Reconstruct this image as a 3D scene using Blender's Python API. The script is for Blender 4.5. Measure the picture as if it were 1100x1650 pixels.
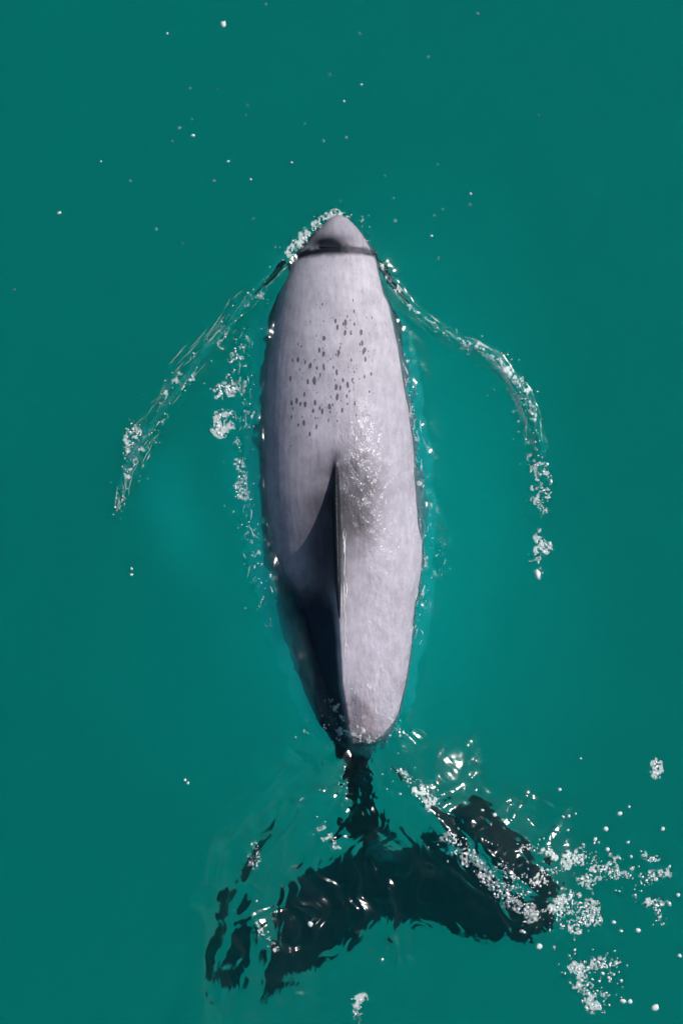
import bpy, bmesh, math, random
import numpy as np
from mathutils import Vector

for o in list(bpy.data.objects):
    bpy.data.objects.remove(o)
SC = bpy.context.scene
COL = SC.collection
S = 0.0012                       # metres per unit of the sea-surface plan
def PX(x): return (x - 550.0) * S
def PY(y): return (825.0 - y) * S

# ------------------------------------------------------------------ camera, sky, sun
CAM_H = 6.0
cam = bpy.data.cameras.new('camera')
cam_ob = bpy.data.objects.new('camera', cam)
COL.objects.link(cam_ob)
cam_ob.location = (0, 0, CAM_H)
cam_ob.rotation_euler = (0, 0, 0)
cam.sensor_fit = 'VERTICAL'
cam.angle = 2 * math.atan(0.5 * 1650 * S / CAM_H)
cam.clip_start = 0.1
cam.clip_end = 2000
SC.camera = cam_ob

SUN_EL = math.radians(44)
SUN_AZ = math.radians(31)        # direction to the sun in the plan, counted from +x towards +y
sun_dir = Vector((math.cos(SUN_EL) * math.cos(SUN_AZ), math.cos(SUN_EL) * math.sin(SUN_AZ), math.sin(SUN_EL)))
world = bpy.data.worlds.new('World')
SC.world = world
world.use_nodes = True
nt = world.node_tree
bg = nt.nodes['Background']
sky = nt.nodes.new('ShaderNodeTexSky')
sky.sky_type = 'NISHITA'
sky.sun_disc = False
sky.sun_elevation = SUN_EL
sky.sun_rotation = math.pi / 2 - SUN_AZ
sky.air_density = 1.0
sky.dust_density = 0.6
nt.links.new(sky.outputs['Color'], bg.inputs['Color'])
bg.inputs['Strength'].default_value = 0.08
sun = bpy.data.lights.new('sun', 'SUN')
sun.energy = 5.0
sun.angle = math.radians(0.53)
sun.color = (1.0, 0.96, 0.92)
sun_ob = bpy.data.objects.new('sun', sun)
COL.objects.link(sun_ob)
sun_ob.location = (3, 1, 4)
sun_ob.rotation_euler = sun_dir.to_track_quat('Z', 'Y').to_euler()

SC.view_settings.view_transform = 'Standard'
SC.view_settings.look = 'None'
SC.view_settings.exposure = 0.0
SC.view_settings.gamma = 1.0
SC.view_settings.use_curve_mapping = False
SC.render.engine = 'CYCLES'
cy = SC.cycles
cy.use_denoising = True
try:
    cy.denoiser = 'OPENIMAGEDENOISE'
except Exception:
    pass
cy.max_bounces = 14
cy.diffuse_bounces = 3
cy.glossy_bounces = 4
cy.transmission_bounces = 8
cy.volume_bounces = 12
cy.sample_clamp_indirect = 3.0
cy.caustics_reflective = False
cy.caustics_refractive = True

# ------------------------------------------------------------------ helpers
rng = np.random.default_rng(7)

def link(o, label=None, cat=None, group=None, kind=None, parent=None):
    COL.objects.link(o)
    if label: o['label'] = label
    if cat: o['category'] = cat
    if group: o['group'] = group
    if kind: o['kind'] = kind
    if parent: o.parent = parent
    return o

def mesh_from(name, verts, faces, mat=None, smooth=True):
    me = bpy.data.meshes.new(name)
    verts = np.asarray(verts, np.float32)
    faces = np.asarray(faces, np.int32)
    n, k = faces.shape
    me.vertices.add(len(verts)); me.vertices.foreach_set('co', verts.ravel())
    me.loops.add(n * k); me.loops.foreach_set('vertex_index', faces.ravel())
    me.polygons.add(n)
    me.polygons.foreach_set('loop_start', np.arange(0, n * k, k, dtype=np.int32))
    if smooth:
        me.polygons.foreach_set('use_smooth', np.ones(n, bool))
    me.update(calc_edges=True)
    me.validate()
    if mat: me.materials.append(mat)
    return me

def hash2(ix, iy, seed):
    h = (ix.astype(np.int64) * 374761393 + iy.astype(np.int64) * 668265263 + seed * 1442695041) & 0xFFFFFFFF
    h = ((h ^ (h >> 13)) * 1274126177) & 0xFFFFFFFF
    h = h ^ (h >> 16)
    return (h & 0xFFFF) / 65535.0

def vnoise(x, y, seed=0):
    ix = np.floor(x); iy = np.floor(y)
    fx = x - ix; fy = y - iy
    u = fx ** 3 * (fx * (fx * 6 - 15) + 10); v = fy ** 3 * (fy * (fy * 6 - 15) + 10)
    a = hash2(ix, iy, seed); b = hash2(ix + 1, iy, seed)
    c = hash2(ix, iy + 1, seed); d = hash2(ix + 1, iy + 1, seed)
    return (a * (1 - u) + b * u) * (1 - v) + (c * (1 - u) + d * u) * v

def fbm(x, y, seed=0, oct=3):
    r = 0; a = 0.5; t = 0
    for k in range(oct):
        r = r + a * (vnoise(x * 2 ** k, y * 2 ** k, seed + k * 17) - 0.5); t += a; a *= 0.5
    return r / t * 2

def sstep(a, b, x):
    t = np.clip((x - a) / (b - a), 0, 1)
    return t * t * (3 - 2 * t)

def poly_dist(x, y, pts):
    """distance to a polyline, signed side, and parameter 0..1 along it (plan units)"""
    pts = np.array(pts, float)
    seg = np.hypot(*(pts[1:] - pts[:-1]).T); cum = np.r_[0, np.cumsum(seg)]
    best = np.full(x.shape, 1e9); side = np.zeros(x.shape); par = np.zeros(x.shape)
    for k in range(len(pts) - 1):
        a = pts[k]; d = pts[k + 1] - a; L = seg[k]
        t = np.clip(((x - a[0]) * d[0] + (y - a[1]) * d[1]) / (L * L), 0, 1)
        dx = x - a[0] - t * d[0]; dy = y - a[1] - t * d[1]
        q = np.hypot(dx, dy); m = q < best
        sg = np.sign(d[0] * dy - d[1] * dx)
        best = np.where(m, q, best); side = np.where(m, sg, side); par = np.where(m, (cum[k] + t * L) / cum[-1], par)
    return best, side, par

def smooth_poly(pts, n=6):
    """Catmull-Rom through the points"""
    p = np.array(pts, float); p = np.vstack([2 * p[0] - p[1], p, 2 * p[-1] - p[-2]])
    out = []
    for k in range(1, len(p) - 2):
        for t in np.linspace(0, 1, n, endpoint=False):
            out.append(0.5 * (2 * p[k] + (p[k + 1] - p[k - 1]) * t + (2 * p[k - 1] - 5 * p[k] + 4 * p[k + 1] - p[k + 2]) * t * t
                              + (-p[k - 1] + 3 * p[k] - 3 * p[k + 1] + p[k + 2]) * t ** 3))
    out.append(p[-2])
    return np.array(out)

class Nodes:
    def __init__(self, name):
        self.m = bpy.data.materials.new(name); self.m.use_nodes = True
        self.t = self.m.node_tree; self.t.nodes.clear()
        self.out = self.add('OutputMaterial')
    def add(self, typ, **kw):
        n = self.t.nodes.new('ShaderNode' + typ)
        for k, v in kw.items():
            if k in n.inputs: n.inputs[k].default_value = v
            else: setattr(n, k, v)
        return n
    def link(self, a, b): self.t.links.new(a, b)
    def math(self, op, a, b=None, c=None):
        n = self.add('Math', operation=op)
        for i, v in enumerate((a, b, c)):
            if v is None: continue
            if hasattr(v, 'is_linked'): self.link(v, n.inputs[i])
            else: n.inputs[i].default_value = v
        return n.outputs[0]
    def mix(self, fac, a, b):
        n = self.add('Mix', data_type='RGBA')
        for i, v in ((0, fac), (6, a), (7, b)):
            if hasattr(v, 'is_linked'): self.link(v, n.inputs[i])
            else: n.inputs[i].default_value = v if i == 0 else (*v, 1.0)
        return n.outputs[2]
    def ramp(self, v, a, b):
        n = self.add('MapRange'); n.interpolation_type = 'SMOOTHSTEP'
        self.link(v, n.inputs[0]); n.inputs[1].default_value = a; n.inputs[2].default_value = b
        return n.outputs[0]

# ------------------------------------------------------------------ the sea surface
WAKE_L = smooth_poly([(468, 418), (440, 450), (405, 490), (352, 552), (300, 618), (258, 680), (222, 735), (203, 775), (194, 830)])
WAKE_R = smooth_poly([(603, 418), (625, 452), (655, 490), (690, 516), (728, 545), (768, 562), (808, 590), (838, 625), (856, 665), (865, 720), (868, 790)])
WAKE_R2 = smooth_poly([(765, 568), (800, 592), (828, 635), (850, 690)])
FOLD_L = smooth_poly([(548, 1195), (532, 1240), (492, 1280), (445, 1325), (415, 1380), (402, 1440), (398, 1500), (394, 1560), (388, 1620), (380, 1700)])
FOLD_L2 = smooth_poly([(490, 1280), (440, 1340), (405, 1390), (375, 1450), (350, 1520), (335, 1590)])
FOLD_R = smooth_poly([(560, 1205), (610, 1222), (655, 1258), (700, 1305), (745, 1340), (800, 1380), (860, 1420), (930, 1450)])

def ridge(x, y, pts, h, w, steep=1.0, fade=(0.0, 0.15, 0.75, 1.0), wob=0.0, seed=0):
    """a crest along a line; steep > 1 makes the right-hand side (of travel) steeper"""
    if wob:
        x = x + wob * fbm(x / 40, y / 40, seed + 3, 3); y = y + wob * fbm(x / 40 + 9, y / 40 + 5, seed + 5, 3)
    d, s, p = poly_dist(x, y, pts)
    ww = np.where(s > 0, w / steep, w * steep)
    env = sstep(fade[0], fade[1], p) * (1 - sstep(fade[2], fade[3], p))
    env = env * (0.65 + 0.7 * vnoise(p * 14, p * 0 + seed, seed))
    return h * env * np.exp(-(d / ww) ** 2)

def fold(x, y, pts, h, w_in, w_out, outer, seed, fade, fr=0.0022, hs=None):
    """a lifted sheet of water: a crest along a line with a streaky plane face on either side"""
    xx = x + 16 * fbm(x / 60, y / 60, seed + 3, 3); yy = y + 16 * fbm(x / 60 + 9, y / 60 + 5, seed + 5, 3)
    d, s, p = poly_dist(xx, yy, pts)
    env = sstep(fade[0], fade[1], p) * (1 - sstep(fade[2], fade[3], p))
    out = s * outer > 0
    ww = np.where(out, w_out * (1 + 0.35 * fbm(p * 10, d / 80, seed + 30, 2)), w_in)
    q = np.sqrt(d * d + 30.0) - 5.5
    q = np.clip(q / ww, 0, 3)
    face = np.where(q < 1.3, (1 - np.tanh(q * 1.2) * 0.0 - q), 0)
    face = np.log1p(np.exp(np.clip((1 - q) * 7, -40, 40))) / 7          # a straight slope with a soft toe
    base = h * env * face
    dd = d * s + 5 * fbm(p * 14, d / 40, seed + 36, 2)
    fine = env * np.exp(-(d / (1.15 * w_out)) ** 4)
    return base + fr * fine * (fbm(dd / 9.0, p * 3.0, seed + 40, 2) + 0.5 * fbm(dd / 4.5, p * 6.0, seed + 44, 2))

def height(x, y):
    """height of the water in metres at plan point x, y"""
    x = np.asarray(x, float); y = np.asarray(y, float)
    h = 0.0035 * fbm(x / 420, y / 420, 1, 2) + 0.0012 * fbm(x / 90, y / 110, 4, 3)
    near = np.exp(-(((x - 550) / 420) ** 2 + ((y - 850) / 620) ** 2))
    h = h + near * 0.0008 * fbm(x / 26, y / 34, 11, 3)
    h = h + ridge(x, y, WAKE_L, 0.030, 9, 1.5, (0.0, 0.08, 0.7, 1.0), 6, 2)
    h = h + ridge(x, y, WAKE_R, 0.026, 9, 0.7, (0.0, 0.08, 0.75, 1.0), 6, 5)
    h = h + ridge(x, y, WAKE_R2, 0.007, 8, 1.0, (0.0, 0.1, 0.75, 1.0), 4, 6)
    # water piled against the flanks, uneven along them
    ly = np.array([346, 380, 420, 460, 520, 600, 700, 800, 900, 970, 1040, 1100, 1150, 1200]); lx = np.array([545, 500, 464, 447, 431, 420, 414, 415, 425, 446, 462, 485, 508, 538])
    ux = np.array([545, 587, 610, 626, 641, 657, 674, 684, 687, 676, 665, 658, 647, 622])
    dl = lx[0] * 0 + np.maximum(np.interp(y, ly, lx) - x, x - np.interp(y, ly, ux))
    band = np.exp(-np.clip(dl, -40, None) ** 2 / np.where(dl > 0, 26.0, 30.0) ** 2) * sstep(350, 430, y) * (1 - sstep(1150, 1205, y))
    h = h + band * (0.007 + 0.012 * fbm(x / 60, y / 55, 71, 3) + 0.0028 * fbm(x / 18, y / 30, 73, 2) + np.where(x < 545, 0.006, 0.0))
    # choppy water thrown up over the tail
    tail = np.exp(-(((x - 620) / 260) ** 2 + ((y - 1400) / 190) ** 2) ** 1.5)
    ang = np.arctan2(x - 600, y - 1080); rad = np.hypot(x - 600, y - 1080)
    ang = ang + 0.16 * fbm(x / 60, y / 60, 23, 2)
    st = fbm(ang * 11, rad / 90, 21, 4) * (0.5 + 1.0 * vnoise(x / 70, y / 70, 25))
    st2 = 1 - np.abs(fbm(ang * 34 + 3, rad / 70, 27, 2)) * 2
    calm = 1 - 0.85 * np.exp(-((x - 735) / 75) ** 2 - ((y - 1235) / 65) ** 2)
    h = h + tail * calm * (0.011 * st + 0.0004 * st2 + 0.0003 * fbm(x / 14, y / 26, 31, 2))
    h = h + fold(x, y, FOLD_L, 0.068, 115, 78, +1, 8, (0.0, 0.15, 0.94, 1.0), 0.0018)
    h = h + fold(x, y, FOLD_R, 0.076, 125, 88, -1, 12, (0.0, 0.3, 0.78, 1.0), 0.0010)
    h = h + ridge(x, y, FOLD_L2, 0.010, 10, 0.7, (0.0, 0.1, 0.85, 1.0), 10, 9)
    # broken water by the tail foam
    br = np.exp(-(((x - 900) / 130) ** 2 + ((y - 1440) / 90) ** 2))
    h = h + br * 0.004 * fbm(x / 22, y / 18, 41, 3)
    return h

def axis(lo, hi, step, far):
    a = np.arange(lo, hi + step, step)
    d = [step]
    while sum(d) < far: d.append(d[-1] * 1.28)
    ext = np.cumsum(d)
    return np.r_[a[0] - ext[::-1], a, a[-1] + ext]

def build_water():
    n = Nodes('sea_water')
    s = n.add('BsdfPrincipled')
    s.inputs['Base Color'].default_value = (1, 1, 1, 1)
    s.inputs['Roughness'].default_value = 0.16           # capillary ripples too fine to mesh
    s.inputs['IOR'].default_value = 1.333
    s.inputs['Transmission Weight'].default_value = 1.0
    tc = n.add('TexCoord'); ns = n.add('TexNoise', Scale=38.0, Detail=3.0)
    n.link(tc.outputs['Object'], ns.inputs['Vector'])
    b = n.add('Bump', Strength=0.05, Distance=0.004)
    n.link(ns.outputs['Fac'], b.inputs['Height']); n.link(b.outputs['Normal'], s.inputs['Normal'])
    n.link(s.outputs[0], n.out.inputs['Surface'])
    sc = n.add('VolumeScatter', Color=(0.008, 0.650, 0.628, 1), Density=0.25, Anisotropy=0.2)
    ab = n.add('VolumeAbsorption', Color=(0.0, 0.99715, 0.9962, 1), Density=12.0)
    ad = n.add('AddShader')
    n.link(sc.outputs[0], ad.inputs[0]); n.link(ab.outputs[0], ad.inputs[1])
    n.link(ad.outputs[0], n.out.inputs['Volume'])
    gx = axis(-60, 1160, 2.1, 250000); gy = axis(-60, 1720, 2.4, 250000)
    gy = np.sort(np.r_[gy[gy < 1160], np.arange(1160, 1680, 1.7), gy[gy > 1681]])
    X, Y = np.meshgrid(gx, gy)
    inside = np.exp(-np.clip(np.maximum(np.abs(X - 550) - 700, np.abs(Y - 825) - 1000), 0, None) / 300.0)
    far = (1 - inside)
    Z = height(X, Y) * inside + far * 0.006 * fbm(X / 800, Y / 800, 51, 2) * np.exp(-(np.hypot(X, Y) / 20000))
    nx, ny = len(gx), len(gy)
    top = np.stack([PX(X), PY(Y), Z], -1).reshape(-1, 3)
    idx = np.arange(nx * ny).reshape(ny, nx)
    q = np.stack([idx[:-1, :-1], idx[1:, :-1], idx[1:, 1:], idx[:-1, 1:]], -1).reshape(-1, 4)
    ring = np.r_[idx[0, :], idx[1:, -1], idx[-1, -2::-1], idx[-2:0:-1, 0]]
    low = top[ring].copy(); low[:, 2] = -25.0
    b0 = len(top); m = len(ring); k = np.arange(m)
    side = np.stack([ring[k], ring[(k + 1) % m], b0 + (k + 1) % m, b0 + k], -1)
    cen = b0 + m
    verts = np.vstack([top, low, [[0, 0, -25.0]]])
    kk = np.arange(0, m - 1, 2)
    bot = np.stack([b0 + kk, b0 + kk + 1, b0 + (kk + 2) % m, np.full(len(kk), cen)], -1)
    me = mesh_from('sea', verts, np.vstack([q, side, bot]), n.m)
    return link(bpy.data.objects.new('sea', me), 'clear teal green sea with ripples and wake folds round the dolphin', 'sea', kind='structure')

# ------------------------------------------------------------------ the dolphin
# plan y, centre x, half width, top z, section half height, keel sharpness
ST = np.array([
    (346, 545, 3, 0.004, 3, 0),
    (352, 545, 16, 0.012, 14, 0),
    (364, 545, 29, 0.022, 27, 0),
    (380, 544, 44, 0.032, 40, 0),
    (400, 541, 60, 0.041, 56, 0),
    (425, 538, 76, 0.055, 72, 0),
    (460, 536, 91, 0.068, 86, 0),
    (520, 536, 106, 0.078, 100, 0),
    (600, 538, 120, 0.086, 112, 0),
    (700, 544, 130, 0.090, 120, 0),
    (800, 550, 134, 0.091, 121, 0.05),
    (900, 556, 131, 0.089, 117, 0.30),
    (970, 560, 114, 0.084, 108, 0.62),
    (1040, 563, 102, 0.078, 98, 0.80),
    (1100, 571, 87, 0.070, 88, 0.85),
    (1150, 577, 71, 0.058, 78, 0.8),
    (1180, 580, 53, 0.046, 70, 0.6),
    (1196, 580, 45, 0.026, 62, 0.5),
    (1208, 579, 41, -0.022, 56, 0.5),
    (1228, 577, 40, -0.070, 48, 0.5),
    (1250, 576, 40, -0.105, 43, 0.5),
    (1290, 582, 38, -0.175, 35, 0.4),
    (1345, 606, 36, -0.235, 25, 0.3),
    (1400, 628, 30, -0.263, 17, 0.1),
    (1450, 636, 24, -0.275, 12, 0),
    (1490, 640, 8, -0.281, 5, 0)], float)
RIDGE_X = np.array([(346, 545), (700, 541), (800, 541), (950, 545), (1100, 552), (1190, 566), (1300, 586), (1490, 640)], float)

def station(y):
    return [np.interp(y, ST[:, 0], ST[:, k]) for k in range(1, 6)]

def body_mesh():
    ys = []
    for a, b in zip(ST[:-1, 0], ST[1:, 0]):
        ys += list(np.linspace(a, b, max(2, int((b - a) / 4)), endpoint=False))
    ys.append(ST[-1, 0]); ys = np.array(ys)
    # smooth the stations a little
    par = []
    for k in range(1, 6):
        v = np.interp(ys, ST[:, 0], ST[:, k])
        yy = np.arange(346, 1491, 2.0); vv = np.interp(yy, ST[:, 0], ST[:, k])
        ker = np.hanning(31); ker /= ker.sum()
        pv = np.pad(vv, 15, mode='edge'); sm = np.convolve(pv, ker, 'valid')
        k2 = np.hanning(9); k2 /= k2.sum(); s2 = np.convolve(np.pad(vv, 4, mode='edge'), k2, 'valid')
        w2 = sstep(1110, 1160, yy); sm = sm * (1 - w2) + s2 * w2
        w = sstep(352, 400, ys)
        par.append(v * (1 - w) + np.interp(ys, yy, sm) * w)
    N = 64
    th = np.linspace(0, 2 * np.pi, N, endpoint=False)
    V = []
    for i, y in enumerate(ys):
        cx, hw, top, hh, keel = (p[i] for p in par)
        rx = np.interp(y, RIDGE_X[:, 0], RIDGE_X[:, 1])
        c = np.cos(th); s = np.sin(th)
        # c: left-right, s: up
        e = 1.0
        zx = s.copy()
        # tent-like upper half where the keel is sharp
        tent = 1 - np.abs(c)
        up = s > 0
        kk = np.where(c < 0, min(1.3, keel * 1.5), keel * 0.10)      # rolled to its left: that side falls off steeply
        zx = np.where(up, s * (1 - kk) + tent * kk, s)
        full = 1 - 0.45 * sstep(780, 1000, y)                          # its right flank stays full and lifts clear of the water
        zx = np.where(up & (c > 0), np.clip(s, 0, 1) ** full * (1 - kk) + tent * kk, zx)
        # shift the crest sideways (a slight roll) in the upper half
        sh = (rx - cx) * np.where(up, np.clip(zx, 0, 1) ** 2, 0)
        x = cx + c * hw + sh
        z = top / S + hh * (zx - 1)
        V.append(np.stack([PX(x), np.full(N, PY(y)), z * S], -1))
    V = np.concatenate(V)
    M = len(ys)
    i, j = np.meshgrid(np.arange(M - 1), np.arange(N), indexing='ij')
    F = np.stack([i * N + j, i * N + (j + 1) % N, (i + 1) * N + (j + 1) % N, (i + 1) * N + j], -1).reshape(-1, 4)
    return V, F, N, M

def loft(sections):
    """closed loft of equal-length rings (lists of xyz), with fan caps"""
    V = np.concatenate([np.array(r) for r in sections]); N = len(sections[0]); M = len(sections)
    F = [(i * N + j, i * N + (j + 1) % N, (i + 1) * N + (j + 1) % N, (i + 1) * N + j) for i in range(M - 1) for j in range(N)]
    return V, F, N, M

def foil(lead, trail, thick, n=14):
    """ring round a lens section from lead to trail; returns (t along chord, offset)"""
    a = np.linspace(0, np.pi, n)
    t = (1 - np.cos(a)) / 2
    w = 1.0 * np.sqrt(np.clip(t, 0, 1)) * (1 - t) ** 0.8 * 2.0 * thick
    up = [(lead + (trail - lead) * tt, ww) for tt, ww in zip(t, w)]
    dn = [(lead + (trail - lead) * tt, -ww) for tt, ww in zip(t[1:-1], w[1:-1])][::-1]
    return up + dn

def add_loft(bm, V, F, N, M):
    vs = [bm.verts.new(tuple(v)) for v in V]
    for f in F:
        bm.faces.new([vs[k] for k in f])
    bm.faces.new([vs[k] for k in range(N)][::-1])
    bm.faces.new([vs[(M - 1) * N + k] for k in range(N)])

def fin_sections():
    # dorsal fin: height (m above the back), leading plan y, trailing plan y, x, half thickness (units)
    prof = [(-30, 734, 985, 542, 8), (0, 730, 978, 541, 7.8), (9, 755, 983, 541, 7.4), (19, 785, 990, 541, 7), (28, 815, 996, 541, 6.4),
            (36, 845, 1000, 541, 5.8), (43, 874, 1000, 541, 5.2), (49, 900, 996, 541, 4.8), (53, 922, 987, 541, 4.2), (55, 940, 972, 541, 3.5)]
    secs = []
    for hgt, yl, yt, x, th in prof:
        ring = []
        for y, off in foil(yl, yt, th):
            top = np.interp(y, ST[:, 0], ST[:, 3])
            base = 0.100 * (1 - 0) if False else np.interp(np.clip(y, 0, 985), ST[:, 0], ST[:, 3])
            rx = np.interp(y, RIDGE_X[:, 0], RIDGE_X[:, 1])
            ring.append((PX(rx + off), PY(y), base - 0.004 + hgt * S))
        secs.append(ring)
    return secs

def fluke_sections(side):
    if side > 0:
        pl = [(612, 1345, 1486, 8.5), (650, 1340, 1512, 8), (690, 1350, 1514, 7), (730, 1338, 1518, 6), (770, 1354, 1524, 5), (810, 1381, 1530, 4),
              (845, 1416, 1522, 3), (868, 1452, 1524, 2.2), (882, 1490, 1516, 1.2)]
    else:
        pl = [(660, 1350, 1490, 8.5), (620, 1342, 1514, 8), (585, 1356, 1530, 7), (550, 1376, 1552, 6), (515, 1390, 1574, 5.2), (480, 1410, 1592, 4.5),
              (448, 1432, 1606, 3.8), (422, 1464, 1618, 3.2), (402, 1510, 1632, 2.6), (386, 1570, 1640, 1.6)]
    secs = []
    for k, (x, yl, yt, th) in enumerate(pl):
        u = k / (len(pl) - 1)
        z = -0.275 - 0.012 * u * u - (0.02 * u if side < 0 else 0)
        secs.append([(PX(x), PY(y), z + off * S) for y, off in foil(yl, yt, th)])
    return secs

def flipper_sections(side):
    secs = []
    for k, u in enumerate(np.linspace(0, 1, 8)):
        x = (545 + side * (62 + 42 * u ** 0.8)); yl = 520 + 120 * u ** 1.3; ch = 62 * (1 - 0.55 * u ** 2) * (1 - u ** 6 * 0.7)
        z = -0.10 - 0.075 * u
        secs.append([(PX(x), PY(y), z + off * S) for y, off in foil(yl, yl + ch, 7 * (1 - 0.7 * u))])
    return secs

def skin_material():
    n = Nodes('dolphin_skin')
    s = n.add('BsdfPrincipled')
    col = n.add('Attribute', attribute_name='tone'); msk = n.add('Attribute', attribute_name='marks')
    sep = n.add('SeparateColor'); n.link(msk.outputs['Color'], sep.inputs[0])
    spot_m, wet_m, rough_m = sep.outputs[0], sep.outputs[1], sep.outputs[2]
    tc = n.add('TexCoord')
    # mottling
    n1 = n.add('TexNoise', Scale=34.0, Detail=5.0, Roughness=0.62); n.link(tc.outputs['Object'], n1.inputs['Vector'])
    mp = n.add('Mapping'); mp.inputs['Scale'].default_value = (130, 38, 60); n.link(tc.outputs['Object'], mp.inputs['Vector'])
    n2 = n.add('TexNoise', Scale=1.0, Detail=4.0, Roughness=0.6); n.link(mp.outputs[0], n2.inputs['Vector'])
    n5 = n.add('TexNoise', Scale=11.0, Detail=4.0, Roughness=0.6); n.link(tc.outputs['Object'], n5.inputs['Vector'])
    v = n.math('ADD', n.math('MULTIPLY', n1.outputs['Fac'], 0.62), n.math('MULTIPLY', n2.outputs['Fac'], 0.58))
    v = n.math('ADD', n.math('MULTIPLY', n5.outputs['Fac'], 0.55), v)
    v = n.math('ADD', v, 0.12)
    mul = n.add('Mix', data_type='RGBA', blend_type='MULTIPLY'); mul.inputs[0].default_value = 1.0
    n.link(col.outputs['Color'], mul.inputs[6])
    cmb = n.add('CombineColor'); 
    for i in range(3): n.link(v, cmb.inputs[i])
    n.link(cmb.outputs[0], mul.inputs[7])
    # small dark freckles on the back
    mp2 = n.add('Mapping'); mp2.inputs['Scale'].default_value = (135, 62, 40); mp2.inputs['Rotation'].default_value = (0, 0, math.radians(38))
    n.link(tc.outputs['Object'], mp2.inputs['Vector'])
    wob = n.add('TexNoise', Scale=160.0, Detail=2.0); n.link(tc.outputs['Object'], wob.inputs['Vector'])
    vor = n.add('TexVoronoi', Scale=1.0, Randomness=1.0); n.link(mp2.outputs[0], vor.inputs['Vector'])
    sepv = n.add('SeparateColor'); n.link(vor.outputs['Color'], sepv.inputs[0])
    rad = n.math('MULTIPLY', n.math('MULTIPLY', n.math('POWER', sepv.outputs[0], 1.1), 0.56), spot_m)
    d = n.math('ADD', vor.outputs['Distance'], n.math('MULTIPLY', n.math('SUBTRACT', wob.outputs['Fac'], 0.5), 0.42))
    sp = n.math('SUBTRACT', rad, d)
    spot = n.ramp(sp, 0.0, 0.10)
    fl = n.add('TexNoise', Scale=150.0, Detail=2.0, Roughness=0.5); n.link(mp2.outputs[0], fl.inputs['Vector']); fl.inputs['Scale'].default_value = 1.7
    fleck = n.math('MULTIPLY', n.ramp(fl.outputs['Fac'], 0.64, 0.72), n.math('MULTIPLY', spot_m, 0.8))
    spot = n.math('MAXIMUM', spot, fleck)
    c2 = n.mix(n.math('MULTIPLY', spot, 0.78), mul.outputs[2], (0.03, 0.032, 0.045))
    n.link(c2, s.inputs['Base Color'])
    s.inputs['IOR'].default_value = 1.38
    n.link(n.math('ADD', 0.60, n.math('MULTIPLY', wet_m, -0.38)), s.inputs['Roughness'])
    n.link(n.math('MULTIPLY', wet_m, 0.46), s.inputs['Specular IOR Level'])
    # relief: fine skin, and the film of running water where it is wet
    mp3 = n.add('Mapping'); mp3.inputs['Scale'].default_value = (80, 42, 60); n.link(tc.outputs['Object'], mp3.inputs['Vector'])
    n3 = n.add('TexNoise', Scale=1.0, Detail=3.0, Roughness=0.55); n.link(mp3.outputs[0], n3.inputs['Vector'])
    n4 = n.add('TexNoise', Scale=420.0, Detail=2.0); n.link(tc.outputs['Object'], n4.inputs['Vector'])
    hgt = n.math('ADD', n.math('MULTIPLY', n3.outputs['Fac'], n.math('ADD', 0.10, n.math('MULTIPLY', rough_m, 1.0))), n.math('MULTIPLY', n4.outputs['Fac'], 0.05))
    b = n.add('Bump', Strength=0.9, Distance=0.006)
    n.link(hgt, b.inputs['Height']); n.link(b.outputs['Normal'], s.inputs['Normal'])
    n.link(s.outputs[0], n.out.inputs['Surface'])
    return n.m

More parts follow.
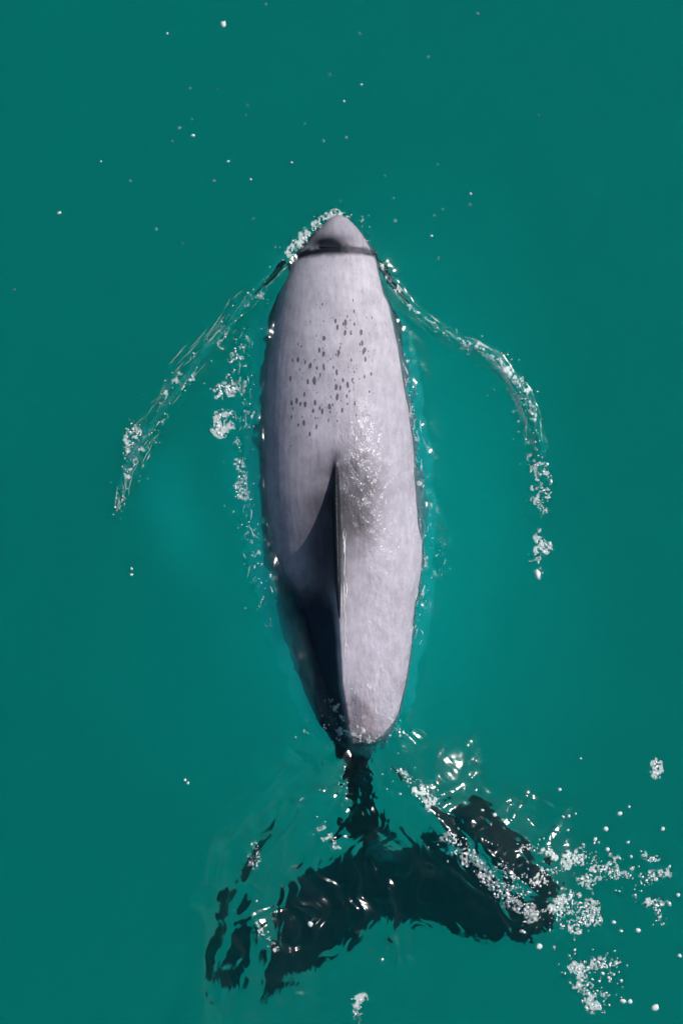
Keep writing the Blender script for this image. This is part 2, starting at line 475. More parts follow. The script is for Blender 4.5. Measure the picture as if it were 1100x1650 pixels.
def build_dolphin():
    bm = bmesh.new()
    V, F, N, M = body_mesh(); add_loft(bm, V, F, N, M)
    add_loft(bm, *loft(fin_sections()))
    for sd in (1, -1):
        add_loft(bm, *loft(fluke_sections(sd)))
        add_loft(bm, *loft(flipper_sections(sd)))
    bmesh.ops.recalc_face_normals(bm, faces=bm.faces)
    me = bpy.data.meshes.new('dolphin'); bm.to_mesh(me); bm.free()
    tmp = bpy.data.objects.new('dolphin', me); COL.objects.link(tmp)
    rm = tmp.modifiers.new('remesh', 'REMESH'); rm.mode = 'VOXEL'; rm.voxel_size = 0.0025
    sm = tmp.modifiers.new('smooth', 'SMOOTH'); sm.factor = 0.5; sm.iterations = 4
    dg = bpy.context.evaluated_depsgraph_get()
    out = bpy.data.meshes.new_from_object(tmp.evaluated_get(dg))
    bpy.data.objects.remove(tmp); bpy.data.meshes.remove(me)
    out.name = 'dolphin'
    nv = len(out.vertices)
    co = np.empty(nv * 3, np.float32); out.vertices.foreach_get('co', co); co = co.reshape(-1, 3)
    no = np.empty(nv * 3, np.float32); out.vertex_normals.foreach_get('vector', no); no = no.reshape(-1, 3)
    x = co[:, 0] / S + 550; y = 825 - co[:, 1] / S; z = co[:, 2] / S
    cx, hw, top, hh, keel = station(y); top = top / S
    rx = np.interp(y, RIDGE_X[:, 0], RIDGE_X[:, 1])
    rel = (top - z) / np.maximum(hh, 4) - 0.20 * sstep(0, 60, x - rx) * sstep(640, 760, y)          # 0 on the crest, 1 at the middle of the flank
    nz = fbm(x / 30, y / 30, 61, 3); nzf = fbm(x / 9, y / 9, 67, 3)
    grey = np.array([0.355, 0.325, 0.375]); black = np.array([0.010, 0.012, 0.018]); belly = np.array([0.62, 0.60, 0.58])
    dark_grey = np.array([0.11, 0.105, 0.13])
    c = np.tile(grey, (nv, 1))
    def put(colr, w):
        nonlocal c
        w = np.clip(w, 0, 1)[:, None]
        c = c * (1 - w) + colr * w
    put(np.array([0.42, 0.395, 0.43]), np.exp(-(((y - 500) / 110) ** 2)) * 0.5)
    # belly, grey low flank, left-side shade painted as a dark band, face
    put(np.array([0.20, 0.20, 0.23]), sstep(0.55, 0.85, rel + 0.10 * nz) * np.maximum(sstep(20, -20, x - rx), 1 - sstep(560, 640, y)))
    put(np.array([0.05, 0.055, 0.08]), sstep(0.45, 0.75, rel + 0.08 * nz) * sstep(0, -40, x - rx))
    put(belly, sstep(1.0, 1.2, rel + 0.08 * nz) * sstep(560, 640, y))
    face = (1 - sstep(470, 560, y)) * sstep(395, 420, y)
    put(black, face * sstep(0.60, 0.72, rel + 0.05 * nz))
    # darker snout
    put(np.array([0.27, 0.25, 0.29]), (1 - sstep(380, 412, y)) * 0.8)
    put(np.array([0.14, 0.13, 0.15]), np.exp(-(((x - 535) / 36) ** 2 + ((y - 385) / 13) ** 2)) * 0.55)
    # crescent behind the blowhole, and the shade of a dip round it, painted black
    yc = 405 + 0.0026 * (x - 540) ** 2 * np.where(x < 540, 1.0, 0.5)
    th = 10.5 - 0.09 * np.abs(x - 534) + 4.0 * nzf + 2 * nz
    put(black, (1 - sstep(th * 0.35, th * 1.5, np.abs(y - yc + 2.5 * nzf + 3 * nz))) * (1.0 - 0.25 * sstep(545, 560, x) * (0.5 + nzf)) * (1 - sstep(58, 72, np.abs(x - 540))))
    put(black, np.exp(-(((x - 527) / 30) ** 2 + ((y - 393) / 12) ** 2)) * 1.2)
    # fin, smudge round it, the line of the keel
    up = np.clip(z - np.interp(y, ST[:, 0], ST[:, 3]) / S, -50, 200)
    fin = (up > 3) & (y > 715) & (y < 1010) & (np.abs(x - rx) < 16)
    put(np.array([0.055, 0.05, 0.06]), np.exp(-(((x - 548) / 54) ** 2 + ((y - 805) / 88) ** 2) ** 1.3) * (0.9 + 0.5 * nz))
    put(np.array([0.045, 0.043, 0.055]), np.exp(-(((x - 518) / 36) ** 2 + ((y - 890) / 100) ** 2) ** 1.3) * 0.9)  # smudge drawn out to the left, painting the fin's shadow darker
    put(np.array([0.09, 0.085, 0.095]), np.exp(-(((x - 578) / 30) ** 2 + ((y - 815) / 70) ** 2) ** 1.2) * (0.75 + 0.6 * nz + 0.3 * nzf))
    put(np.array([0.20, 0.15, 0.16]), sstep(1080, 1180, y) * np.exp(-((x - 582) / 26) ** 2) * (0.55 + 0.9 * nz))
    put(np.array([0.27, 0.25, 0.30]), sstep(20, 90, rx - x) * sstep(430, 620, y) * 0.6)  # left side toned darker: side shading painted into the skin
    put(black, fin.astype(float))
    put(black, np.exp(-((x - rx) / 9) ** 2) * sstep(715, 760, y) * (1 - sstep(930, 960, y)))
    put(dark_grey, np.exp(-((x - rx - 14) / 16) ** 2) * sstep(1040, 1120, y) * (0.5 + 0.6 * nz))
    # left flank behind the fin: its shade painted navy, greyer at the waterline
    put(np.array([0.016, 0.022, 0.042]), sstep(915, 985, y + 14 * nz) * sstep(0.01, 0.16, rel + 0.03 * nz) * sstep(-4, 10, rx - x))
    put(np.array([0.17, 0.18, 0.19]), sstep(930, 985, y) * (1 - sstep(1120, 1190, y)) * sstep(0.60, 0.95, rel + 0.08 * nz) * sstep(-40, -60, x - rx))
    # tail stock and flukes
    put(black, sstep(1212, 1236, y + 8 * nz))
    put(np.array([0.10, 0.09, 0.10]), np.exp(-(((x - 632) / 32) ** 2 + ((y - 1375) / 26) ** 2)) * 0.8)
    # flippers
    flip = (z < -75) & (y > 500) & (y < 740) & (np.abs(x - 545) > 60) & (rel > 1.2)
    put(black, flip.astype(float))
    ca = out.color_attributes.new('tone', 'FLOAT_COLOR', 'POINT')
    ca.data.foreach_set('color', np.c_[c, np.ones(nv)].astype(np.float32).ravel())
    spots = np.exp(-(((x - 524 + (y - 620) * 0.30) / 62) ** 2 + ((y - 618) / 92) ** 2) ** 1.6) + 0.55 * np.exp(-(((x - 545) / 90) ** 2 + ((y - 560) / 120) ** 2))
    wet = (0.25 + 0.70 * sstep(560, 720, y) * sstep(-30, 40, x - rx)) * sstep(-60, -10, z)
    rough = (0.95 * np.exp(-(((x - 575) / 34) ** 2 + ((y - 760) / 100) ** 2) ** 1.3) + 0.60 * sstep(620, 760, y) * sstep(560, 610, x)
             + 0.8 * sstep(1060, 1150, y))
    cb = out.color_attributes.new('marks', 'FLOAT_COLOR', 'POINT')
    cb.data.foreach_set('color', np.c_[np.clip(spots, 0, 1), np.clip(wet, 0, 1), np.clip(rough, 0, 1), np.ones(nv)].astype(np.float32).ravel())
    out.polygons.foreach_set('use_smooth', np.ones(len(out.polygons), bool))
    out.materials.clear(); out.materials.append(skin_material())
    d = link(bpy.data.objects.new('dolphin', out), 'pale grey dolphin with dark fin and black flukes swimming at the surface', 'dolphin')
    # blowhole slit
    n = Nodes('blowhole_lining'); s = n.add('BsdfPrincipled'); s.inputs['Base Color'].default_value = (0.01, 0.01, 0.012, 1); s.inputs['Roughness'].default_value = 0.35
    n.link(s.outputs[0], n.out.inputs['Surface'])
    ring = []
    for sc, dz in ((1.0, 0.0004), (0.66, -0.0004), (0.3, -0.0008)):
        r = []
        for k in range(24):
            a = 2 * math.pi * k / 24
            bx = 530 + 15 * sc * math.cos(a); by = 397 + 3.6 * sc * math.sin(a) + 0.012 * (15 * sc * math.cos(a)) ** 2
            r.append((bx, by, dz))
        ring.append(r)
    P = np.array(ring).reshape(-1, 3)
    zt = []
    for bx, by, dz in P:
        c_, hw_, tp_, hh_, k_ = station(by)
        zt.append(tp_ + hh_ * S * (math.sqrt(max(0, 1 - ((bx - c_) / hw_) ** 2)) - 1) + 0.0010 + dz)
    Vb = np.c_[PX(P[:, 0]), PY(P[:, 1]), np.array(zt)]
    Fb = [(i * 24 + j, i * 24 + (j + 1) % 24, (i + 1) * 24 + (j + 1) % 24, (i + 1) * 24 + j) for i in range(2) for j in range(24)]
    mb = bpy.data.meshes.new('blowhole'); mb.from_pydata([tuple(v) for v in Vb], [], Fb + [tuple(48 + k for k in range(24))]); mb.materials.append(n.m)
    link(bpy.data.objects.new('blowhole', mb), parent=d)
    # eyes, low on the sides of the face
    for sd in (-1, 1):
        be = bmesh.new(); bmesh.ops.create_uvsphere(be, u_segments=12, v_segments=8, radius=0.0075)
        m2 = bpy.data.meshes.new('eye'); be.to_mesh(m2); be.free(); m2.materials.append(n.m)
        c_, hw_, tp_, hh_, k_ = station(432.0)
        e = link(bpy.data.objects.new('eye', m2), parent=d); e.location = (PX(c_ + sd * hw_ * 0.985), PY(432), tp_ - hh_ * S * 1.02)
    return d

# ------------------------------------------------------------------ foam and bubbles
def foam_material(name='sea_foam', base=(0.80, 0.82, 0.82), trans=0.0):
    n = Nodes(name); s = n.add('BsdfPrincipled')
    s.inputs['Base Color'].default_value = (*base, 1); s.inputs['Roughness'].default_value = 0.25; s.inputs['IOR'].default_value = 1.33
    if trans:
        s.inputs['Alpha'].default_value = trans
    else:
        a = n.add('Attribute', attribute_name='cover'); n.link(a.outputs['Fac'], s.inputs['Alpha'])
    n.link(s.outputs[0], n.out.inputs['Surface'])
    return n.m

_b = bmesh.new(); bmesh.ops.create_icosphere(_b, subdivisions=1, radius=1.0)
ICO_V = np.array([v.co[:] for v in _b.verts]); ICO_F = np.array([[v.index for v in f.verts] for f in _b.faces]); _b.free()
_b = bmesh.new(); bmesh.ops.create_icosphere(_b, subdivisions=2, radius=1.0)
ICO2_V = np.array([v.co[:] for v in _b.verts]); ICO2_F = np.array([[v.index for v in f.verts] for f in _b.faces]); _b.free()

BODY = None
def surf(x, y):
    """the water, or the dolphin's back where that stands higher"""
    h = height(x, y)
    for k in range(len(x)):
        hit = BODY.ray_cast(Vector((PX(x[k]), PY(y[k]), 1.0)), Vector((0, 0, -1)))[0]
        if hit is not None and hit.z > h[k]: h[k] = hit.z
    return h

def froth(name, pts, mats, over=False, lines=()):
    """one patch of foam: many small irregular bubbles, and the lacy film of finer froth they float in"""
    V = []; F = []; MI = []; AL = []
    pts = [q for q in pts if rng.uniform() < 0.72]
    pts = np.array(pts, float)
    zs = surf(pts[:, 0], pts[:, 1]) if over else height(pts[:, 0], pts[:, 1])
    base = 0
    for k, (x, y, r, dz) in enumerate(pts):
        e = rng.uniform(0.7, 1.7)
        st = np.array([e, 1.2 / e, rng.uniform(0.45, 0.8)])
        a = rng.normal(1.2, 0.7); ca, sa = math.cos(a), math.sin(a)
        v = ICO_V * st * (1 + rng.uniform(-0.2, 0.2, (len(ICO_V), 1)))
        v = np.c_[v[:, 0] * ca - v[:, 1] * sa, v[:, 0] * sa + v[:, 1] * ca, v[:, 2]] * r * S
        F.append(ICO_F + base); base += len(ICO_V)
        V.append(v + [PX(x), PY(y), zs[k] + dz]); MI += [0] * len(ICO_F); AL += [rng.choice([0.35, 0.55, 0.8, 1.0, 1.0])] * len(ICO_V)
    # film: keep the cells of a fine grid where the froth is dense enough
    st = 1.25
    gx = np.arange(pts[:, 0].min() - 14, pts[:, 0].max() + 14, st); gy = np.arange(pts[:, 1].min() - 14, pts[:, 1].max() + 14, st)
    D = np.zeros((len(gy), len(gx)))
    for x, y, r, dz in pts:
        w = 3.2 + 1.6 * r; R = int(2.2 * w / st)
        i0, j0 = int((x - gx[0]) / st), int((y - gy[0]) / st)
        js = slice(max(0, j0 - R), j0 + R + 1); is_ = slice(max(0, i0 - R), i0 + R + 1)
        D[js, is_] += np.exp(-((gx[None, is_] - x) ** 2 + (gy[js, None] - y) ** 2) / (w * w)) * (0.40 + 0.24 * r)
    X, Y = np.meshgrid(gx, gy)
    lace = np.abs(fbm(X / 7.5, Y / 9.5, 201, 3)); lump = fbm(X / 22, Y / 26, 207, 2)
    speck = fbm(X / 3.2, Y / 4.2, 215, 2)
    Q = np.clip(D, 0, 1.5) * (0.55 + 0.6 * lump + 0.9 * speck) - 0.34 - 0.5 * np.exp(-(lace / 0.2) ** 2)
    keep = Q > 0
    kf = keep[:-1, :-1] & keep[1:, :-1] & keep[:-1, 1:] & keep[1:, 1:]
    if kf.any():
        idx = np.arange(X.size).reshape(X.shape)
        q = np.stack([idx[:-1, :-1], idx[1:, :-1], idx[1:, 1:], idx[:-1, 1:]], -1)[kf]
        used, inv = np.unique(q, return_inverse=True); inv = inv.reshape(-1, 4)
        xx, yy = X.ravel()[used], Y.ravel()[used]
        zz = (surf(xx, yy) if over else height(xx, yy)) + 0.0012 + 0.0003 * vnoise(xx / 3, yy / 3, 211)
        V.append(np.c_[PX(xx), PY(yy), zz])
        tri = np.concatenate([inv[:, [0, 1, 2]], inv[:, [0, 2, 3]]])
        F.append(tri + base); MI += [1] * len(tri); base += len(used)
        AL += list(np.clip(Q.ravel()[used] * 0.6, 0.03, 0.5))
    for line, width, cover in lines:                 # thin glassy threads of foam drawn out along the flow
        line = np.array(line); tg = np.gradient(line, axis=0); tg /= np.maximum(np.hypot(*tg.T)[:, None], 1e-6)
        nr = np.c_[-tg[:, 1], tg[:, 0]]; m = len(line)
        wv = width * np.sin(np.linspace(0.12, np.pi - 0.12, m)) * rng.uniform(0.6, 1.3, m)
        ab = np.concatenate([line + nr * wv[:, None] * 0.5, line, line - nr * wv[:, None] * 0.5])
        zz = (surf(ab[:, 0], ab[:, 1]) if over else height(ab[:, 0], ab[:, 1])) + 0.0012; zz[m:2 * m] += 0.35 * width * S
        V.append(np.c_[PX(ab[:, 0]), PY(ab[:, 1]), zz])
        k = np.arange(m - 1)
        tri = np.concatenate([np.c_[k + o, k + 1 + o, k + m + o] for o in (0, m)] + [np.c_[k + 1 + o, k + 1 + m + o, k + m + o] for o in (0, m)])
        F.append(tri + base); base += 3 * m; MI += [1] * len(tri); AL += list(np.tile(np.clip(cover * rng.uniform(0.5, 1.3, m), 0, 0.9), 3))
    me = mesh_from(name, np.concatenate(V), np.concatenate(F))
    for m in mats: me.materials.append(m)
    me.polygons.foreach_set('material_index', np.array(MI, np.int32))
    at = me.attributes.new('cover', 'FLOAT', 'POINT'); at.data.foreach_set('value', np.array(AL, np.float32))
    return me

def film_material():
    n = Nodes('foam_film')
    d = n.add('BsdfDiffuse'); d.inputs['Color'].default_value = (0.78, 0.81, 0.80, 1)
    t = n.add('BsdfTransparent'); mx = n.add('MixShader'); a = n.add('Attribute', attribute_name='cover')
    n.link(a.outputs['Fac'], mx.inputs[0]); n.link(t.outputs[0], mx.inputs[1]); n.link(d.outputs[0], mx.inputs[2])
    n.link(mx.outputs[0], n.out.inputs['Surface'])
    return n.m

def along(pts, n, spread, r0, r1, dz=0.0, bias=1.7, t0=0.0, t1=1.0, clump=0.0, seed=0):
    pts = np.array(pts, float); seg = np.hypot(*(pts[1:] - pts[:-1]).T); cum = np.r_[0, np.cumsum(seg)] / seg.sum()
    out = []; n = int(n * 1.5)
    while len(out) < n:
        t = rng.uniform(t0, t1)
        x = np.interp(t, cum, pts[:, 0]); y = np.interp(t, cum, pts[:, 1])
        if clump and float(vnoise(np.array(t * 16.0), np.array(seed * 3.1), 90 + seed)) < clump * rng.uniform(0.4, 1.3): continue
        sp = spread * (2.4 if rng.uniform() < 0.25 else 0.9)
        out.append((x + rng.normal(0, sp), y + rng.normal(0, sp), 0.55 * (r0 + (r1 - r0) * rng.uniform() ** (bias + 0.6)), dz + rng.choice([0.0008, 0.001, 0.001, 0.0012, -0.003])))
    return out

def blob(cx, cy, rx, ry, n, r0, r1, rot=0, dz=0.0, bias=1.7, hole=0.0):
    out = []; n = int(n * 1.5); c, s = math.cos(math.radians(rot)), math.sin(math.radians(rot))
    while len(out) < n:
        a, b = rng.uniform(-1, 1, 2)
        q = a * a + b * b
        if q > 1 or q < hole * hole: continue
        x, y = cx + a * rx * c - b * ry * s, cy + a * rx * s + b * ry * c
        if vnoise(np.array(x / 9.0), np.array(y / 9.0), 77) < 0.42: continue
        if rng.uniform() < 0.2: x += rng.normal(0, 0.35 * rx); y += rng.normal(0, 0.35 * ry)
        out.append((x, y, 0.55 * (r0 + (r1 - r0) * rng.uniform() ** (bias + 0.6)), dz + rng.choice([0.0008, 0.001, 0.001, 0.0012, -0.003])))
    return out

def build_foam():
    white = foam_material(); film = film_material()
    def threads(pts, n, spread, lmin, lmax, width, cover, t0=0.0, t1=1.0):
        pts = np.array(pts, float); cum = np.r_[0, np.cumsum(np.hypot(*(pts[1:] - pts[:-1]).T))]; L = cum[-1]; out = []
        for _ in range(n):
            ln = rng.uniform(lmin, lmax); a = rng.uniform(t0, max(t0, t1 - ln / L)) * L
            q = np.linspace(a, min(a + ln, L), max(4, int(ln / 3)))
            d = rng.normal(0, spread); dr = rng.normal(0, spread * 0.5)
            x = np.interp(q, cum, pts[:, 0]); y = np.interp(q, cum, pts[:, 1])
            tx = np.gradient(x); ty = np.gradient(y); h = np.maximum(np.hypot(tx, ty), 1e-6)
            off = d + dr * np.linspace(0, 1, len(q)) + 1.6 * fbm(q / 12.0, q * 0 + d, 401, 2)
            out.append((np.c_[x - ty / h * off, y + tx / h * off], width * rng.uniform(0.6, 1.5), cover * rng.uniform(0.5, 1.3)))
        return out
    def foam(name, label, pts, over=False, lines=()):
        return link(bpy.data.objects.new(name, froth(name, pts, (white, film), over, lines)), label, 'foam', kind='stuff')
    foam('foam', 'white foam fringe along the left edge of the dolphin snout',
         along([(462, 414), (485, 392), (505, 368), (525, 352), (545, 344)], 150, 3.5, 1, 3.2) + along([(540, 342), (575, 352), (590, 375), (600, 405), (622, 440), (630, 460)], 40, 4, 0.8, 2))
    foam('foam', 'thin foam strung along the wake crest left of the dolphin head',
         along(WAKE_L, 90, 6, 0.8, 2.4, clump=0.5, seed=1) + along(WAKE_L - np.array([14, 8]), 70, 6, 0.8, 2.4, t0=0.15, t1=0.8, clump=0.5, seed=5) + along(WAKE_L[12:], 50, 8, 1, 2.8, clump=0.55, seed=2),
         lines=threads(WAKE_L, 26, 6, 10, 50, 1.3, 0.24) + threads(WAKE_L - np.array([16, 10]), 30, 7, 12, 60, 1.2, 0.2, 0.1, 0.8))
    foam('foam', 'pale foam tuft at the far end of the left wake crest',
         blob(213, 712, 11, 32, 60, 1.2, 3.4, 18) + along([(225, 740), (205, 770), (196, 820)], 26, 4, 1, 2.2),
         lines=threads([(262, 690), (225, 740), (203, 775), (194, 830)], 14, 6, 10, 40, 1.3, 0.25))
    foam('foam', 'bright foam streak in the water beside the dolphin left flank',
         blob(362, 632, 17, 12, 42, 2, 5.5) + blob(360, 680, 16, 22, 60, 1.5, 4.2) + blob(385, 770, 12, 36, 60, 1.5, 4.4, -12) + along([(376, 555), (378, 590), (370, 620)], 26, 5, 1.5, 4)
         + along([(395, 520), (398, 620), (392, 740), (402, 850), (415, 920), (430, 980)], 150, 9, 0.8, 2.2, clump=0.35, seed=4),
         lines=threads([(395, 520), (388, 620), (388, 740), (402, 850), (418, 930), (440, 1010)], 36, 9, 6, 22, 1.6, 0.3))
    foam('foam', 'curved foam crest on the wake right of the dolphin',
         along(WAKE_R, 50, 4, 0.8, 2.0, t0=0.05, t1=0.42) + along(WAKE_R, 150, 6, 1, 2.8, t0=0.4, t1=0.78) + along(WAKE_R2, 30, 3, 0.8, 1.8),
         lines=threads(WAKE_R, 18, 4, 15, 50, 1.5, 0.26, 0.05, 0.5) + threads(WAKE_R, 28, 7, 15, 50, 1.4, 0.28, 0.4, 0.85) + threads(WAKE_R2, 10, 2.5, 40, 100, 1.5, 0.3))
    foam('foam', 'broken foam beads below the right wake crest',
         blob(872, 775, 17, 52, 60, 1.4, 4.6) + along([(860, 690), (856, 740), (868, 800), (870, 850)], 50, 6, 0.9, 2.6))
    foam('foam', 'small foam ring with a bright knot right of the dolphin',
         blob(877, 882, 10, 10, 30, 2, 5, hole=0.3) + along([(866, 862), (862, 885), (866, 908)], 18, 2, 1.5, 3) + [(866, 926, 6, 0), (868, 855, 3, 0)])
    foam('foam', 'fine foam line against the dolphin right flank',
         along([(650, 545), (668, 680), (680, 800), (684, 900), (680, 970), (668, 1020)], 80, 4, 0.8, 2.6, t0=0.0) + along([(715, 880), (712, 950)], 14, 4, 1, 2),
         lines=threads([(648, 545), (668, 680), (681, 800), (684, 900), (678, 970), (664, 1040)], 44, 5, 6, 26, 1.5, 0.4))
    foam('foam', 'frothy foam where the tail stock sinks below the water',
         along([(540, 1195), (560, 1180), (590, 1190), (622, 1190), (640, 1165)], 60, 6, 0.8, 2.4) + blob(590, 1150, 56, 50, 70, 0.7, 2.2) + blob(520, 1160, 40, 40, 30, 0.7, 2.0), True)
    foam('foam', 'thin white line imitating the wet gleam along the keel of the dolphin back',
         along([(556, 1012), (559, 1060), (564, 1140)], 16, 1.5, 0.7, 1.6), True,
         threads([(554.5, 850), (555, 980), (557, 1050), (563, 1140)], 18, 0.7, 15, 50, 1.5, 0.5))  # white threads stand in for the bright wet rim of the ridge
    foam('foam', 'foam tuft on the water fold right of the sunken tail stock',
         along([(640, 1240), (665, 1255), (690, 1280), (694, 1300)], 60, 6, 1.2, 3.6))
    foam('foam', 'froth beads on the dolphin back beside the fin, and white specks imitating sun glints',
         blob(570, 710, 24, 56, 40, 0.7, 2.0) + blob(575, 800, 26, 60, 20, 0.7, 1.8) + along([(638, 680), (655, 800), (652, 920), (645, 1040)], 60, 9, 0.7, 1.9), True)  # the row down the right flank imitates sun sparkle with white beads
    foam('foam', 'small foam tufts over the left side of the flukes',
         blob(411, 1370, 11, 18, 30, 1.5, 3.8) + along([(514, 1312), (520, 1345), (535, 1350), (540, 1378)], 24, 5, 1.5, 3.6) + along([(418, 1490), (440, 1515), (448, 1530)], 20, 3, 1.2, 3))
    foam('foam', 'foam running along the leading edge of the right fluke',
         along([(718, 1345), (745, 1370), (775, 1400), (800, 1425), (830, 1450), (870, 1480)], 200, 9, 1.4, 4.6) + blob(820, 1412, 40, 26, 110, 1.4, 4.2, 20))
    foam('foam', 'long broken foam band right of the flukes',
         along([(855, 1415), (885, 1400), (930, 1380), (960, 1398), (1000, 1405)], 170, 8, 1.4, 4.2) + along([(930, 1420), (975, 1408), (1010, 1410)], 50, 5, 1.4, 4) + along([(830, 1360), (890, 1362)], 20, 5, 1.5, 4))
    foam('foam', 'round foam patch of packed bubbles off the right fluke tip',
         blob(925, 1470, 42, 32, 260, 1.4, 3.8, 20))
    foam('foam', 'curled foam ribbon near the right edge of the water',
         along([(1035, 1455), (1055, 1452), (1064, 1470), (1060, 1485)], 50, 4, 1.6, 4) + along([(1020, 1435), (1045, 1415), (1075, 1402)], 40, 4, 1.6, 4) + blob(1042, 1382, 16, 8, 30, 1.2, 3))
    foam('foam', 'open foam triangle of bubbles at the lower right',
         along([(918, 1550), (935, 1570), (945, 1600), (960, 1630)], 70, 6, 1.6, 4.4) + along([(930, 1565), (960, 1552), (992, 1555)], 60, 7, 1.6, 4.8) + blob(975, 1595, 30, 40, 30, 1.6, 3.6))
    foam('foam', 'loose foam cluster high above the right foam band',
         blob(1058, 1240, 9, 14, 26, 1.8, 4))
    foam('foam', 'slim foam trail at the bottom below the notch of the flukes',
         along([(585, 1602), (574, 1625), (578, 1645)], 28, 4, 1.2, 3.2))
    # single floating bubbles, each its own object
    clear = foam_material('bubble_film', (0.75, 0.80, 0.80), 0.7)
    shapes = []
    for q in range(4):
        f = 1 + 0.35 * fbm(ICO2_V[:, 0] * 1.7 + q * 9 + ICO2_V[:, 2], ICO2_V[:, 1] * 1.7 + ICO2_V[:, 2] * 1.3 + 4, 501 + q, 2)
        shapes.append(mesh_from('bubble', ICO2_V * f[:, None] * [1, 1, 0.6], ICO2_F, clear))
    def bubble(x, y, r, label, group, dz=0.0):
        o = link(bpy.data.objects.new('bubble', shapes[rng.integers(4)]), label, 'bubble', group)
        o.location = (PX(x), PY(y), float(height(np.array(x), np.array(y))) + dz)
        r *= 0.9 if dz != 0 or 'ahead' in group else 0.75; o.scale = (r * S * rng.uniform(0.75, 1.3), r * S * rng.uniform(0.75, 1.3), r * S); o.rotation_euler = (0, 0, rng.uniform(0, 6))
    head = [(360, 39, 5), (579, 51, 2.5), (531, 115, 3.2), (582, 136, 2), (306, 140, 1.8), (289, 205, 3), (311, 218, 3), (308, 188, 1.8), (521, 225, 2.5), (558, 221, 2.2), (554, 163, 1.8),
            (470, 262, 2), (404, 289, 2.2), (368, 260, 2), (345, 290, 2.2), (96, 343, 3), (251, 368, 2.5), (209, 289, 2), (620, 281, 2), (634, 318, 2), (637, 355, 2.4), (700, 345, 2),
            (695, 380, 2.5), (707, 414, 2.5), (758, 312, 1.8), (22, 465, 2.5), (294, 391, 1.8), (444, 398, 2.4), (408, 350, 2), (583, 348, 2.6), (594, 345, 1.6), (691, 86, 2.2), (706, 263, 1.8),
            (270, 54, 1.6), (398, 165, 2), (396, 183, 1.8), (491, 197, 1.8), (770, 20, 2), (758, 328, 2.2), (740, 157, 1.4), (868, 184, 1.6), (548, 320, 2), (472, 388, 2), (350, 138, 1.6), (428, 4, 2), (278, 226, 1.6),
            (163, 260, 1.4), (714, 334, 1.8)]
    for x, y, r in head:
        bubble(x, y, r, 'tiny air bubble in the open water ahead of the snout', 'tiny bubbles ahead of the snout', rng.choice([0.0, -0.012, -0.03, -0.06]))
    tail = [(975, 1335, 6), (998, 1311, 5), (1013, 1300, 2.5), (958, 1352, 4.5), (1011, 1357, 3.5), (978, 1368, 3.5), (1067, 1335, 4), (906, 1315, 3), (915, 1314, 3), (927, 1311, 2.5), (901, 1272, 3.5),
            (988, 1486, 4.5), (1000, 1500, 3.5), (1027, 1499, 5), (1016, 1380, 3), (1092, 1442, 5), (1094, 1540, 4), (868, 1524, 6.5), (500, 1487, 5), (298, 1257, 4), (303, 1262, 3), (415, 1445, 2.5), (795, 1310, 4), (775, 1302, 3), (835, 1366, 4),
            (1003, 1613, 5.5), (1014, 1614, 4), (980, 1575, 4), (1000, 1580, 3.5), (212, 916, 3), (212, 926, 3), (935, 1222, 2), (914, 1337, 3)]
    own = {(975, 1335): 'white bubble above the long foam band, the larger of the pair beside it', (998, 1311): 'tear-shaped white bubble, highest of the loose ones above the long foam band',
           (958, 1352): 'white bubble just above the hump of the long foam band', (1092, 1442): 'white bubble at the right edge beside the curled foam ribbon',
           (1094, 1540): 'white bubble at the right edge, level with the top of the foam triangle', (868, 1524): 'bright bubble just under the tip of the right fluke',
           (500, 1487): 'lone white bubble lying over the dark left fluke', (298, 1257): 'small white bubble alone in the water left of the tail stock',
           (988, 1486): 'bubble just right of the round packed foam patch', (1027, 1499): 'white bubble midway between the round foam patch and the right edge',
           (1003, 1613): 'bright bubble at the lower right corner of the foam triangle', (1067, 1335): 'small bubble near the right edge above the long foam band'}
    for x, y, r in tail:
        bubble(x, y, r, own.get((x, y), 'small floating foam bubble in the water around the tail'), 'loose bubbles around the tail')
    bubble(1054, 1624, 8, 'largest single white bubble, low at the bottom right', 'loose bubbles around the tail')

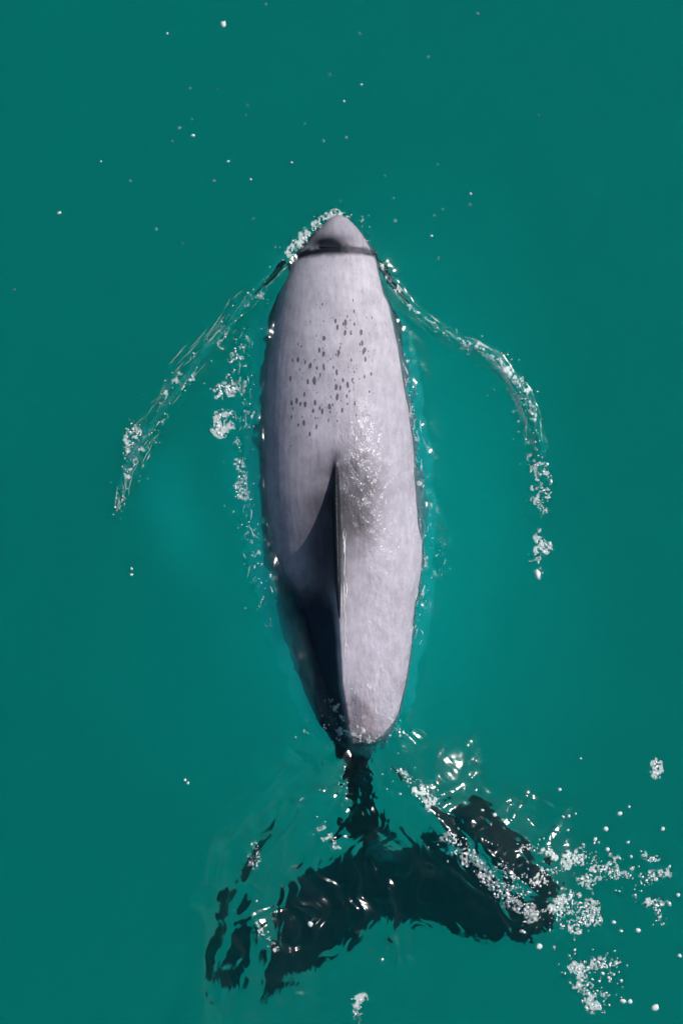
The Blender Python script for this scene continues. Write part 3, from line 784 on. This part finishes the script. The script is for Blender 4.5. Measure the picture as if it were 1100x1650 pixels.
def build_aeration():
    """drifts of very fine bubbles below the surface, paler than the water round them"""
    def cloud_mat(den):
        n = Nodes('fine_bubbles')
        v = n.add('VolumeScatter', Color=(0.04, 0.96, 0.92, 1), Density=den, Anisotropy=0.0); n.link(v.outputs[0], n.out.inputs['Volume'])
        return n.m
    thick, mid, thin = cloud_mat(5.5), cloud_mat(2.2), cloud_mat(0.75)
    spec = [(280, 830, 75, 170, 14, 'pale drift of fine bubbles under the left wake'), (462, 1040, 22, 170, 17, 'pale veil of fine bubbles along the dolphin left rear flank'),
            (560, 880, 300, 540, 0, 'inner cloud of fine bubbles in the water all round the dolphin'), (560, 900, 450, 700, 0, 'widest and faintest cloud of fine bubbles round the dolphin'), (385, 760, 42, 190, 6, 'pale drift of fine bubbles between the dolphin and its left wake')]
    for k, (cx, cy, rx, ry, rot, lab) in enumerate(spec):
        bmv = bmesh.new(); bmesh.ops.create_icosphere(bmv, subdivisions=4, radius=1.0)
        c, s_ = math.cos(math.radians(rot)), math.sin(math.radians(rot))
        for vv in bmv.verts:
            p = vv.co
            f = 1 + 0.5 * float(fbm(np.array(p.x * 1.6 + k * 7 + p.z), np.array(p.y * 1.6 + p.z * 1.3), 301 + k, 3))
            x, y = p.x * rx * f, p.y * ry * f
            vv.co = ((x * c - y * s_) * S, (x * s_ + y * c) * S, math.copysign(abs(p.z) ** 3.2, p.z) * (0.32 if rx > 200 else 0.085))      # thins out gently towards its rim
        me = bpy.data.meshes.new('bubble_cloud'); bmv.to_mesh(me); bmv.free(); me.materials.append(thin if rx > 200 else mid if rx > 39 else thick)
        o = link(bpy.data.objects.new('bubble_cloud', me), lab, 'bubbles', kind='stuff'); o.location = (PX(cx), PY(cy), -0.40 if rx > 200 else -0.10)

VEIL_L = [(462, 430), (436, 500), (424, 580), (415, 680), (412, 780), (418, 870), (438, 960), (458, 1040), (482, 1110), (510, 1165), (535, 1200)]
VEIL_R = [(610, 430), (638, 510), (655, 590), (669, 680), (680, 780), (684, 880), (677, 970), (666, 1050), (652, 1110), (638, 1160), (618, 1195)]
def build_veils():
    n = Nodes('aerated_film')
    v = n.add('VolumeScatter', Color=(0.10, 0.97, 0.95, 1), Density=15.0, Anisotropy=0.0); n.link(v.outputs[0], n.out.inputs['Volume'])
    for pts, lab, sd in ((VEIL_L, 'thin milky film of aerated water along the dolphin left waterline', 3), (VEIL_R, 'thin milky film of aerated water along the dolphin right waterline', 8)):
        p = smooth_poly(pts, 8); m = len(p); secs = []
        for k in range(m):
            t = p[min(k + 1, m - 1)] - p[max(k - 1, 0)]; t = t / np.hypot(*t); nr = np.array([-t[1], t[0]])
            e = math.sin(math.pi * (0.03 + 0.94 * k / (m - 1))) ** 0.4
            w = e * (19 + 9 * float(fbm(np.array(k * 0.31), np.array(sd * 2.2), 601, 2))); hz = 0.045 * e
            secs.append([(PX(p[k, 0] + nr[0] * w * math.cos(a)), PY(p[k, 1] + nr[1] * w * math.cos(a)), -0.006 - 0.045 + hz * math.sin(a)) for a in np.linspace(0, 2 * math.pi, 14, endpoint=False)])
        bm = bmesh.new(); add_loft(bm, *loft(secs)); bmesh.ops.recalc_face_normals(bm, faces=bm.faces)
        me = bpy.data.meshes.new('bubble_cloud'); bm.to_mesh(me); bm.free(); me.materials.append(n.m)
        link(bpy.data.objects.new('bubble_cloud', me), lab, 'bubbles', kind='stuff')

build_water()
DOL = build_dolphin()
from mathutils.bvhtree import BVHTree
_b = bmesh.new(); _b.from_mesh(DOL.data); BODY = BVHTree.FromBMesh(_b); _b.free()
build_aeration()
build_veils()
build_foam()
